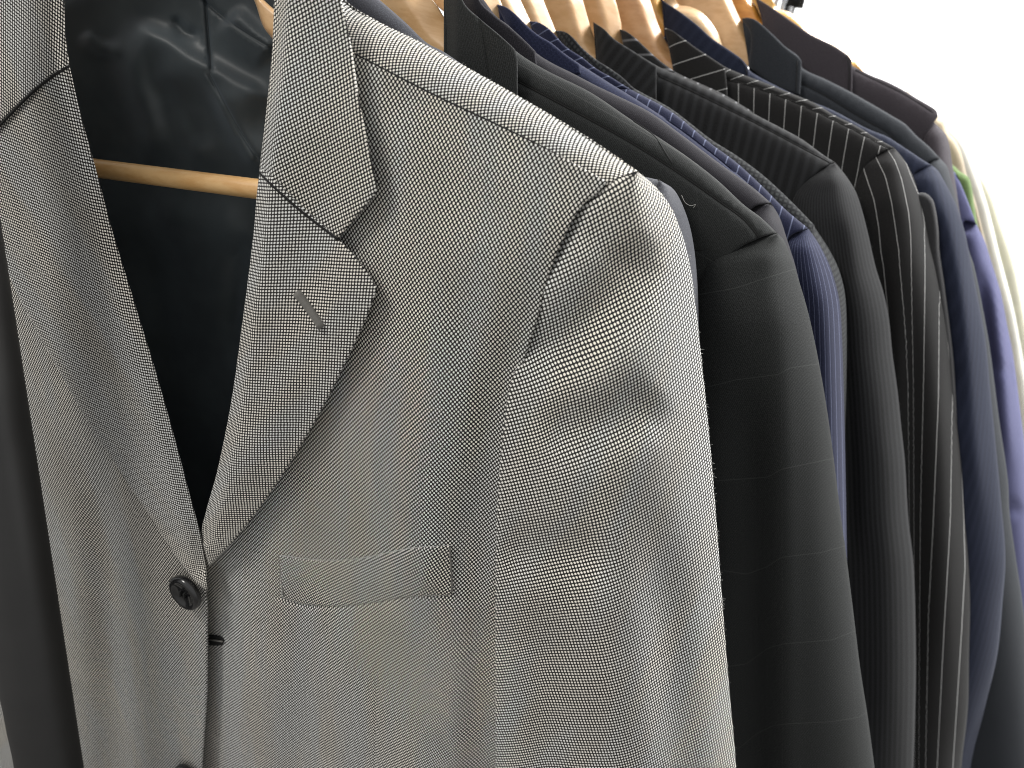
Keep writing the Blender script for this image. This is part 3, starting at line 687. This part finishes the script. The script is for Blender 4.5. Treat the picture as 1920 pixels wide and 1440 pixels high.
# --- black shadow stripe
M['shadow'] = wool('black_shadow_stripe', (.0135, .0138, .0145), .9, stripe=(.0105, .22, (.031, .032, .034), .75, .8), sheen=.2)
lineH = [(1112, 40), (1133, 55), (1150, 72), (1173, 87), (1200, 104), (1233, 124), (1265, 138), (1304, 156), (1357, 181), (1410, 211), (1446, 230), (1490, 253), (1511, 266), (1542, 289), (1565, 304)]
RH = [(1565, 304), (1585, 328), (1604, 358), (1615, 389), (1627, 435), (1642, 501), (1657, 550), (1667, 600), (1673, 660), (1683, 733), (1690, 800), (1697, 867), (1703, 970), (1713, 1060), (1717, 1193), (1717, 1293), (1713, 1440), (1700, 1900)]
jH, bwH = gen_jacket('black shadow stripe suit jacket in the middle of the row, beside the chalk stripe one', .86,
    [(1112, 41, 1), (1133, 55), (1150, 72), (1173, 87), (1200, 104), (1233, 124), (1265, 138), (1304, 156), (1357, 181), (1410, 211), (1446, 230), (1490, 253), (1511, 266), (1542, 289), (1565, 304, 1), (1534, 322), (1505, 360), (1500, 500), (1500, 1900, 1), (1180, 1900, 1), (1140, 500), (1117, 110)],
    lineH, [(1565, 304), (1548, 311), (1530, 322), (1505, 345), (1486, 372), (1478, 440), (1475, 600), (1475, 1000), (1475, 1440), (1470, 1900)], RH, M['shadow'], rots=(0, -2, 30), spat=lambda X, Y, s: (s*.26, Y*.001),
    collar=[(1112, 41, 1), (1133, 55), (1150, 72), (1173, 87), (1200, 104), (1231, 124, 1), (1231, 160), (1231, 200, 1), (1180, 175), (1119, 112, 1), (1117, 75)], top_r=50,
    seams=[[(1235, 142), (1300, 172), (1400, 222), (1500, 275), (1558, 306)]],
    sfolds=[([(1572, 360), (1570, 430), (1575, 560), (1590, 800), (1600, 1100)], -.009, 16, 26), ([(1530, 420), (1530, 600), (1545, 900)], .006, 22, 22), ([(1650, 640), (1660, 900), (1670, 1200), (1670, 1500)], .005, 40, 30)])
# --- black with faint dashes, only the collar
M['dash'] = wool('black_faint_stripe', (.017, .017, .018), .9, stripe=(.0155, .07, (.22, .22, .23), .75, .6), sheen=.3)
lineI = [(1163, 53), (1173, 58), (1192, 72), (1208, 87), (1233, 110), (1265, 134), (1300, 151), (1357, 177), (1400, 203)]
gen_jacket('black jacket with faint white dashes, only its collar shows behind the shadow stripe jacket', .915,
    [(1163, 55, 1), (1173, 58), (1192, 72), (1208, 87), (1233, 110), (1265, 134), (1300, 151), (1357, 177), (1410, 209, 1), (1500, 500), (1500, 1900, 1), (1230, 1900, 1), (1200, 500), (1175, 110)],
    lineI, [], None, M['dash'], rots=(0, 0, 82), collar=[(1162, 55, 1), (1173, 58), (1192, 72), (1208, 87), (1233, 110), (1266, 135, 1), (1230, 150), (1190, 130), (1172, 95)], top_r=40)
# --- black chalk stripe
M['chalk'] = wool('black_chalk_stripe', (.0145, .0142, .0142), .9, stripe=(.0212, .021, (.58, .58, .57), .75, .4), sheen=.2)
sJ = [[(318, 1620), (374, 1639), (425, 1648), (470, 1652), (500, 1657), (600, 1667), (900, 1696), (1100, 1701), (1440, 1703)],
      [(293, 1641), (331, 1661), (378, 1672), (470, 1686), (500, 1688), (620, 1699), (713, 1704), (960, 1705), (1440, 1709)],
      [(274, 1661), (301, 1680), (342, 1693), (397, 1704), (440, 1708), (700, 1711), (960, 1713), (1440, 1716)],
      [(270, 1676), (305, 1699), (335, 1710), (369, 1725), (416, 1734), (500, 1735), (700, 1732), (967, 1725), (1440, 1722)],
      [(300, 1716), (370, 1744), (470, 1756), (550, 1763), (750, 1760), (980, 1750), (1160, 1740), (1440, 1735)],
      [(300, 1724), (370, 1752), (470, 1764), (567, 1770), (733, 1787), (967, 1783), (1193, 1770), (1440, 1757)],
      [(300, 1735), (370, 1760), (470, 1776), (567, 1784), (800, 1800), (960, 1807), (1060, 1810), (1193, 1803), (1440, 1787)]]
seamJ = [(1364, 149), (1410, 161), (1500, 195), (1600, 243), (1668, 280)]
def bpJ(X, Y):
    ys = np.interp(X, [q[0] for q in seamJ], [q[1] for q in seamJ])
    lo = (X+(X-1385)/270*.22*(Y-ys)-1385)/29.6
    up = (X+1.6*(Y-ys)-1399)/30.5
    return (np.where(Y > ys, lo, up)+.5)*.0212, Y*.001
lineJ = [(1247, 50), (1260, 57), (1277, 69), (1304, 89), (1330, 106), (1357, 124), (1384, 136), (1410, 146), (1442, 158), (1473, 171), (1527, 193), (1565, 216), (1604, 235), (1642, 258), (1677, 277)]
RJ = [(1677, 277), (1696, 301), (1712, 331), (1723, 366), (1735, 408), (1746, 462), (1757, 510), (1773, 600), (1780, 650), (1787, 733), (1795, 800), (1803, 883), (1808, 965), (1815, 1043), (1819, 1127), (1817, 1227), (1815, 1327), (1803, 1440), (1780, 1900)]
jJ, bwJ = gen_jacket('black suit jacket with bold white chalk stripes', .97,
    [(1247, 52, 1), (1260, 57), (1277, 69), (1304, 89), (1330, 106), (1357, 124), (1384, 136), (1410, 146), (1442, 158), (1473, 171), (1527, 193), (1565, 216), (1604, 235), (1642, 258), (1677, 277, 1), (1645, 290), (1622, 320), (1610, 370), (1600, 500), (1600, 1900, 1), (1300, 1900, 1), (1280, 500), (1262, 132, 1)],
    lineJ, [(1677, 277), (1650, 285), (1623, 308), (1606, 338), (1594, 380), (1588, 450), (1590, 600), (1600, 1000), (1610, 1440), (1610, 1900)], RJ, M['chalk'], rots=(0, -4, 66), bpat=bpJ, spat=lambda X, Y, s: (field(sJ, Y, X, .0212), Y*.001),
    collar=[(1246, 52, 1), (1260, 57), (1277, 69), (1304, 89), (1330, 106), (1359, 125, 1), (1362, 150), (1365, 190, 1), (1320, 175), (1262, 132, 1), (1255, 95)], top_r=45, top_d=.022,
    seams=[[(1364, 149), (1410, 161), (1500, 195), (1600, 243), (1668, 280)]],
    sfolds=[([(1700, 480), (1712, 700), (1720, 1000), (1715, 1400)], -.006, 20, 20), ([(1750, 600), (1768, 900), (1775, 1300)], .004, 20), ([(1640, 330), (1655, 500), (1660, 800)], -.004, 16)])
# --- slate blue
M['slate'] = wool('slate_blue_wool', (.015, .019, .036), .5, stripe=(.012, .2, (.030, .036, .064), .35, .9), sheen=.22)
lineK = [(1240, -3), (1247, 4), (1269, 18), (1304, 44), (1334, 71), (1357, 87), (1375, 99), (1393, 113), (1405, 132), (1446, 156), (1500, 182), (1560, 206), (1616, 236), (1635, 245), (1663, 256), (1687, 271), (1710, 286), (1729, 299), (1746, 309)]
RK = [(1746, 309), (1759, 320), (1768, 335), (1781, 359), (1794, 387), (1804, 416), (1813, 453), (1822, 500), (1847, 633), (1857, 733), (1867, 833), (1877, 940), (1885, 1043), (1880, 1127), (1870, 1227), (1847, 1327), (1820, 1440), (1780, 1900)]
gen_jacket('slate blue wool suit jacket whose collar and sleeve show behind the chalk stripe one', 1.03,
    [(1240, -3, 1), (1247, 4), (1269, 18), (1304, 44), (1334, 71), (1357, 87), (1375, 99), (1393, 113), (1405, 132), (1446, 156), (1500, 182), (1560, 206), (1616, 236), (1635, 245), (1663, 256), (1687, 271), (1710, 286), (1729, 299), (1746, 309, 1), (1712, 330), (1700, 500), (1700, 1900, 1), (1300, 1900, 1), (1260, 500), (1245, 60)],
    lineK, [(1746, 309), (1728, 312), (1712, 323), (1698, 350), (1690, 450), (1690, 1000), (1690, 1900)], RK, M['slate'], rots=(0, -2, 30),
    collar=[(1239, -4, 1), (1247, 4), (1269, 18), (1304, 44), (1334, 71), (1357, 87), (1375, 99), (1393, 113), (1402, 126), (1407, 148, 1), (1370, 140), (1300, 100), (1246, 54, 1), (1247, 25)], top_r=45, top_d=.02,
    stitch=[(1386, 110), (1397, 124), (1401, 144)],
    sfolds=[([(1745, 340), (1752, 420), (1775, 560), (1800, 800)], -.008, 14, 22), ([(1775, 380), (1800, 520), (1820, 760), (1840, 1000)], .006, 16, 18)])
# --- charcoal slate
M['charcoal'] = wool('charcoal_slate_wool', (.026, .029, .034), .7, sheen=.22)
lineL = [(1391, 35), (1410, 35), (1419, 39), (1446, 62), (1472, 87), (1499, 108), (1504, 127), (1549, 149), (1594, 172), (1633, 194), (1672, 217), (1698, 233), (1717, 253), (1740, 273), (1762, 296)]
RL = [(1762, 296), (1776, 312), (1783, 335), (1791, 365), (1798, 397), (1809, 434), (1817, 470), (1827, 500), (1847, 600), (1857, 660), (1873, 783), (1890, 900), (1893, 960), (1907, 1060), (1917, 1127), (1930, 1240), (1950, 1440), (1980, 1900)]
gen_jacket('charcoal slate suit jacket with a piped shoulder seam, just before the plum brown one', 1.09,
    [(1391, 35, 1), (1410, 35), (1419, 39), (1446, 62), (1472, 87), (1499, 108), (1504, 127), (1549, 149), (1594, 172), (1633, 194), (1672, 217), (1698, 233), (1717, 253), (1740, 273), (1762, 296, 1), (1735, 310), (1720, 400), (1700, 1900, 1), (1440, 1900, 1), (1420, 500), (1404, 122, 1)],
    lineL, [(1762, 296), (1750, 296), (1738, 299), (1728, 320), (1720, 420), (1715, 700), (1715, 1900)], RL, M['charcoal'], rots=(0, -2, 30),
    collar=[(1390, 35, 1), (1400, 33), (1412, 35), (1425, 43), (1446, 62), (1472, 87), (1498, 107), (1503, 114, 1), (1502, 145), (1500, 180, 1), (1450, 160), (1403, 124, 1), (1408, 75), (1404, 55)], top_r=45, top_d=.022,
    seams=[[(1504, 157), (1549, 180), (1594, 208), (1633, 231), (1661, 247), (1686, 270)]], stitch=[(1495, 114), (1494, 145), (1492, 172)])
# --- dark plum brown, last of the dark ones
M['umber'] = wool('dark_umber_wool', (.046, .040, .046), .7, sheen=.22)
lineM = [(1416, -3), (1447, 14), (1492, 45), (1521, 65), (1560, 84), (1588, 104), (1599, 124), (1633, 141), (1661, 152), (1689, 166), (1717, 183), (1746, 200), (1758, 211)]
RM = [(1751, 229), (1765, 242), (1774, 253), (1781, 276), (1785, 304), (1792, 345), (1800, 400), (1822, 500), (1850, 700), (1870, 1000), (1880, 1900)]
gen_jacket('dark plum brown jacket with a wide stitched collar, last of the dark jackets', 1.16,
    [(1416, -3, 1), (1447, 14), (1492, 45), (1521, 65), (1560, 84), (1588, 104), (1599, 124, 1), (1633, 141), (1661, 152), (1689, 166), (1717, 183), (1746, 200), (1757, 209), (1759, 219, 1), (1751, 229, 1), (1735, 260), (1720, 400), (1720, 1900, 1), (1480, 1900, 1), (1450, 500), (1430, 50)],
    lineM, [(1751, 229), (1742, 236), (1733, 252), (1725, 300), (1720, 500), (1720, 1900)], RM, M['umber'], rots=(0, -2, 30),
    collar=[(1415, -6, 1), (1447, 14), (1492, 45), (1521, 65), (1560, 84), (1589, 103), (1597, 113, 1), (1598, 140), (1598, 180, 1), (1550, 160), (1470, 100), (1431, 46, 1), (1429, 25)], top_r=45, top_d=.018,
    seams=[[(1604, 131), (1650, 154), (1700, 179), (1750, 211)]], cgrooves=[[(1590, 112), (1591, 140), (1590, 172)]], stitch=[(1586, 106), (1592, 122), (1592, 145), (1591, 172)])
# --- periwinkle
M['peri'] = wool('periwinkle_blue_cloth', (.070, .073, .150), .3, sheen=.4)
lineN = [(1560, 150), (1700, 250), (1791, 324), (1802, 346), (1813, 372), (1824, 400)]
gen_jacket('periwinkle blue jacket at the back, its sleeve lit from behind', 1.25,
    [(1560, 150, 1), (1700, 250), (1791, 324), (1802, 346), (1813, 372), (1824, 402), (1830, 420, 1), (1806, 416), (1800, 600), (1800, 1900, 1), (1560, 1900, 1)],
    lineN, [(1830, 419), (1818, 415), (1806, 415), (1796, 440), (1790, 600), (1790, 1900)], [(1830, 419), (1838, 434), (1847, 453), (1854, 475), (1862, 500), (1877, 550), (1890, 617), (1900, 667), (1913, 767), (1923, 850), (1935, 1000), (1950, 1200), (1980, 1900)], M['peri'], rots=(0, -4, 0),
    sfolds=[([(1850, 470), (1870, 600), (1885, 760), (1895, 900)], .008, 12, 14), ([(1840, 460), (1850, 600), (1865, 760)], -.008, 12, 14), ([(1860, 700), (1890, 690), (1905, 720)], -.005, 12), ([(1870, 960), (1900, 950), (1920, 970)], -.006, 12)])
# --- the small charcoal sleeve end tucked behind the chalk stripe sleeve
M['soft'] = wool('grey_black_wool', (.030, .030, .032), .4, sheen=.4)
rs = empty('suit_jacket', P1(1740, 900, 1.0), 'grey black jacket, only a narrow sleeve edge shows beside the chalk stripe sleeve', 'jacket', JG)
patch('sleeve', [(1700, 380, 1), (1722, 362), (1736, 362), (1749, 374), (1755, 395), (1760, 430), (1762, 470), (1772, 540), (1790, 700), (1800, 1000), (1800, 1900, 1), (1690, 1900, 1)], 1.0, lambda X, Y: .004+0*X, M['soft'], rs, 12, .02, (10, .012))
patch('body', [(1560, 330, 1), (1722, 372), (1745, 430), (1760, 900), (1760, 1900, 1), (1560, 1900, 1)], 1.0, lambda X, Y: -.016+0*X, M['soft'], rs, 30, .006, (6, .002))

# --- pale garments farther off
def garment(label, cat, D, out, mat, rot=0, f=()):
    r = empty('shirt', P1(out[0][0], 700, D), label, cat, 'pale shirts at the end of the rail')
    def gw(X, Y):
        w = 0*X
        for q in f: w = w+fold(X, Y, *q)
        return w
    patch('sleeve', out, D, gw, mat, r, 12, .03, (14, .014), rot=rot)
    patch('body', [(1600, 200, 1), (out[1][0], out[1][1], 1), (out[1][0]+10, 900), (out[1][0]+20, 1900, 1), (1600, 1900, 1)], D, lambda X, Y: -.02+0*X, mat, r, 40, .006, (6, .002))
    return r
M['green'] = wool('leaf_green_cotton', (.13, .20, .075), .2, sheen=.3)
M['beige'] = wool('beige_cotton', (.50, .42, .30), .2, sheen=.3)
M['cream'] = wool('cream_linen', (.90, .88, .76), .2, sheen=.3)
M['lemon'] = wool('pale_yellow_linen', (.90, .87, .62), .2, sheen=.3)
garment('leaf green shirt peeking out behind the periwinkle jacket', 'shirt', 1.36, [(1740, 290, 1), (1785, 308), (1800, 322), (1816, 332), (1822, 350), (1827, 385), (1833, 420), (1850, 500), (1870, 640), (1880, 1900, 1), (1740, 1900, 1)], M['green'])
garment('beige shirt with a frayed shoulder between the plum brown jacket and the white wall', 'shirt', 1.44, [(1700, 170, 1), (1752, 212), (1762, 224), (1770, 226), (1776, 246), (1790, 262), (1802, 285), (1812, 325), (1828, 375), (1842, 430), (1860, 500), (1890, 640), (1900, 1900, 1), (1700, 1900, 1)], M['beige'], f=[([(1800, 300), (1825, 400), (1850, 520)], -.01, 8)])
garment('cream linen shirt hanging farthest to the right', 'shirt', 1.55, [(1740, 200, 1), (1800, 255), (1822, 300), (1850, 380), (1875, 480), (1905, 600), (1935, 800), (1950, 1200), (1960, 1900, 1), (1740, 1900, 1)], M['cream'])
garment('pale yellow shirt at the right edge beyond the cream one', 'shirt', 1.70, [(1780, 260, 1), (1850, 340), (1880, 420), (1905, 500), (1930, 640), (1960, 900), (1980, 1900, 1), (1780, 1900, 1)], M['lemon'])

# ================================================================== hangers
far_post = (1489, -34)
postD = 1.50
railA = P1(92, 0, .34); pf = P1(far_post[0], far_post[1], postD)
RZ = pf.z
ra = P1(75, 900, .34); railA = Vector((ra.x, ra.y, RZ)); railB = pf.copy()
def rail_pt(c):
    d = (railB-railA); t = max(0, min(1, (Vector(c)-railA).dot(d)/d.length_squared)); return railA+d*t
def hanger(label, D, out, top_edge, bw_px, mat, w0=-.004, drop=.016, center=None):
    cpx = center or (out[0][0]-60, -150)
    r = empty('coat_hanger', P1(cpx[0], cpx[1], D, w0-.02), label, 'hanger', HG)
    te = spline(top_edge, 8)
    def hw(X, Y):
        d, _, _ = dseg(X, Y, te)
        q = np.clip(1-d/bw_px, 0, 1)
        return w0-drop*np.sqrt(q*q+.004)
    patch('shoulder_arm', out, D, hw, mat, r, 6, .006, (3, .0015), bstep=5)
    c = P1(cpx[0], cpx[1], D, w0-.02); rp = rail_pt(c); hook(c, r, rp)
    return r
hanger('wooden hanger with a broad pale face, inside the green black windowpane jacket', .60, [(610, -160, 1), (640, -46), (682, 10), (740, 64), (815, 122, 1), (870, 120, 1), (868, 60), (836, 36), (822, 14), (808, -6), (770, -60), (700, -160, 1)],
       [(868, 60), (836, 36), (822, 14), (808, -6), (770, -60), (700, -160)], 44, M['wood'])
hanger('wooden hanger in the dark plum navy jacket, only a bright top edge shows', .65, [(710, -160, 1), (770, -46), (832, 22), (880, 40, 1), (900, 36, 1), (876, 8), (862, -10), (820, -80), (780, -160, 1)], [(900, 36), (876, 8), (862, -10), (820, -80), (780, -160)], 26, M['wood'])
hanger('wooden hanger in the blue micro check jacket, left of its collar', .70, [(770, -160, 1), (820, -46), (870, 6), (900, 44), (940, 76, 1), (990, 90, 1), (985, 70), (955, 46), (945, 20), (936, -4), (900, -70), (860, -160, 1)], [(985, 70), (957, 46), (945, 20), (936, -4), (900, -70), (860, -160)], 36, M['wood_b'])
hanger('wooden hanger in the navy pinstripe jacket', .755, [(820, -160, 1), (850, -66), (890, -6), (930, 54), (982, 104, 1), (1040, 110, 1), (1030, 84), (1006, 60), (990, 30), (974, -4), (940, -70), (900, -160, 1)], [(1030, 84), (1006, 60), (990, 30), (974, -4), (940, -70), (900, -160)], 28, M['wood_b'])
hanger('wooden hanger in the charcoal basket weave jacket', .80, [(860, -160, 1), (900, -66), (940, 4), (970, 54), (1042, 114, 1), (1090, 120, 1), (1080, 98), (1052, 76), (1034, 38), (1017, -4), (985, -70), (950, -160, 1)], [(1080, 98), (1052, 76), (1034, 38), (1017, -4), (985, -70), (950, -160)], 28, M['wood_b'])
hanger('wooden hanger with a wide brown face, inside the black shadow stripe jacket', .86, [(900, -160, 1), (940, -66), (980, 4), (1010, 64), (1100, 130, 1), (1150, 130, 1), (1146, 100), (1118, 78), (1104, 40), (1091, -4), (1060, -70), (1020, -160, 1)], [(1146, 100), (1118, 78), (1104, 40), (1091, -4), (1060, -70), (1020, -160)], 26, M['wood'])
hanger('wooden hanger in the black jacket with faint dashes', .915, [(980, -160, 1), (1010, -66), (1055, 4), (1090, 74), (1152, 114, 1), (1200, 120, 1), (1198, 100), (1171, 84), (1164, 40), (1152, -4), (1120, -70), (1080, -160, 1)], [(1198, 100), (1171, 84), (1164, 40), (1152, -4), (1120, -70), (1080, -160)], 30, M['wood'])
hanger('wooden hanger with a reddish face, inside the chalk stripe jacket', .97, [(1030, -160, 1), (1070, -66), (1115, 4), (1150, 74), (1244, 150, 1), (1290, 140, 1), (1285, 110), (1258, 92), (1236, 50), (1217, -4), (1180, -70), (1150, -160, 1)], [(1285, 110), (1258, 92), (1236, 50), (1217, -4), (1180, -70), (1150, -160)], 22, wood('reddish_varnished_wood', (.70, .41, .20), (.60, .31, .13)))
hanger('pale wooden hanger in the slate blue jacket', 1.03, [(1100, -160, 1), (1130, -66), (1165, 4), (1190, 44), (1228, 70, 1), (1275, 70, 1), (1270, 40), (1248, 18), (1244, -4), (1225, -70), (1200, -160, 1)], [(1270, 40), (1248, 18), (1244, -4), (1225, -70), (1200, -160)], 18, M['wood_y'])
hanger('pale wooden hanger with a rounded shoulder end, beside the slate blue collar', 1.06, [(1170, -160, 1), (1210, -6), (1230, 34), (1302, 94), (1362, 100, 1), (1354, 84), (1346, 62), (1332, 40), (1314, 22), (1292, 12), (1272, 8), (1262, -20), (1260, -160, 1)], [(1354, 84), (1346, 62), (1332, 40), (1314, 22), (1292, 12), (1272, 8)], 16, M['wood_b'], drop=.012)
hanger('wooden hanger with a broad face, inside the charcoal slate jacket', 1.09, [(1190, -160, 1), (1220, -66), (1248, 4), (1260, 34), (1327, 84), (1404, 126, 1), (1420, 110, 1), (1418, 84), (1406, 68), (1388, 36), (1370, -4), (1345, -70), (1310, -160, 1)], [(1418, 84), (1406, 68), (1388, 36), (1370, -4), (1345, -70), (1310, -160)], 14, M['wood'])
hanger('orange varnished hanger in the dark plum brown jacket', 1.16, [(1260, -160, 1), (1300, -66), (1335, 4), (1360, 44), (1412, 64, 1), (1445, 60, 1), (1440, 44), (1428, 34), (1418, 12), (1406, -4), (1380, -70), (1340, -160, 1)], [(1440, 44), (1428, 34), (1418, 12), (1406, -4), (1380, -70), (1340, -160)], 9, M['wood_o'])
hanger('yellow varnished hanger in the periwinkle jacket behind the plum brown collar', 1.25, [(1350, -160, 1), (1370, -46), (1410, 24), (1502, 94), (1620, 160, 1), (1640, 160, 1), (1600, 112), (1560, 82), (1520, 58), (1500, 37), (1480, 23), (1455, 13), (1440, -40), (1420, -160, 1)], [(1600, 112), (1560, 82), (1520, 58), (1500, 37), (1480, 23), (1455, 13)], 9, M['wood_y'], drop=.010, center=(1446, -60))

# ================================================================== the rack
rk = empty('garment_rack', (railA.x, railA.y, 0), 'black metal garment rack with a round upright in front of the grey jacket', 'clothes rack')
nb = P1(94, 1440, .34); rad = 53*(.34/.62)/FPX*S*1.0
a0 = (np.array([nb.x, nb.y, nb.z])-CAM); tdepth = a0@Fv
rad = 53*tdepth/FPX
railA.x, railA.y = nb.x, nb.y
tube('upright', [(nb.x, nb.y, 0.0), (nb.x, nb.y, .5), (nb.x, nb.y, RZ+.0)], rad, M['black_metal'], rk, 48)
pd = (np.array(pf)-CAM)@Fv
tube('upright', [(pf.x, pf.y, 0.0), (pf.x, pf.y, RZ)], 14*pd/FPX, M['black_metal'], rk, 32)
cz = P1(1489, 2, postD)
tube('clamp', [cz+Vector((0, 0, -.006)), cz+Vector((0, 0, .02))], 19*pd/FPX, M['black_metal'], rk, 32)
tube('rail', [railA, railB], .012, M['black_metal'], rk, 24)
# chrome wire hooks by the far post
for q, (x, y) in enumerate(((1452, 16), (1466, 20))):
    hk = empty('wire_hanger', P1(x, y, 1.38+.04*q), ['chrome wire hanger hook left of the far black post', 'chrome wire hanger hook touching the far black post'][q], 'hanger')
    D_ = 1.38+.04*q
    tube('hook', [P1(x-8, y+26, D_), P1(x, y+4, D_), P1(x+3, y-12, D_), P1(x+10, y-26, D_), P1(x+14, y-44, D_)], .0022, M['chrome'], hk, 8)
    tube('wire_shoulder', [P1(x-60, y+70, D_), P1(x-8, y+26, D_), P1(x+120, y+150, D_)], .0018, M['chrome'], hk, 8)

# loose wool fibres standing off the sleeves' outer edges
def fuzz(parent, edge, D, w0, n, mat, length=.0016):
    q = spline(edge, 3); V = []; Fc = []
    for i in range(n):
        k = rng.randint(2, len(q)-2); x, y = q[k]
        if y > 1480: continue
        p = P1(x-1.5-abs(rng.normal(0, 3)), y, D, w0-.004); d = Vector(IR)*rng.uniform(.3, 1)+Vector(IU)*rng.uniform(-.9, .9)-Vector(Fv)*rng.uniform(-.3, .3)
        d.normalize(); L = length*rng.uniform(.4, 1.3); bend = Vector(rng.normal(0, .4, 3)); r = .00006
        pts = [p, p+d*L*.5+bend*L*.1, p+d*L+bend*L*.4]
        for j in range(2):
            a, b = pts[j], pts[j+1]; o = Vector(IU)*r; o2 = Vector(Fv)*r; b0 = len(V)
            V += [a-o, a+o, a+o2*1.5, b-o, b+o, b+o2*1.5]
            Fc += [(b0, b0+1, b0+4, b0+3), (b0+1, b0+2, b0+5, b0+4), (b0+2, b0, b0+3, b0+5)]
    me = bpy.data.meshes.new('loose_fibres'); me.from_pydata(V, [], Fc); me.uv_layers.new(name='UVMap')
    o = link_mesh('loose_fibres', me, mat, parent); o['kind'] = 'stuff'
fuzz(root, slR, D0, -.05, 420, M['thread_light'])
fuzz(root, [(645, 2), (700, 37), (800, 86), (1000, 198), (1110, 265), (1195, 322)], D0, -.03, 160, M['thread_light'], .0011)
fuzz(jH, RH, .86, -.03, 260, M['soft'], .0030)
fuzz(jJ, RJ, .97, -.03, 260, M['soft'], .0032)
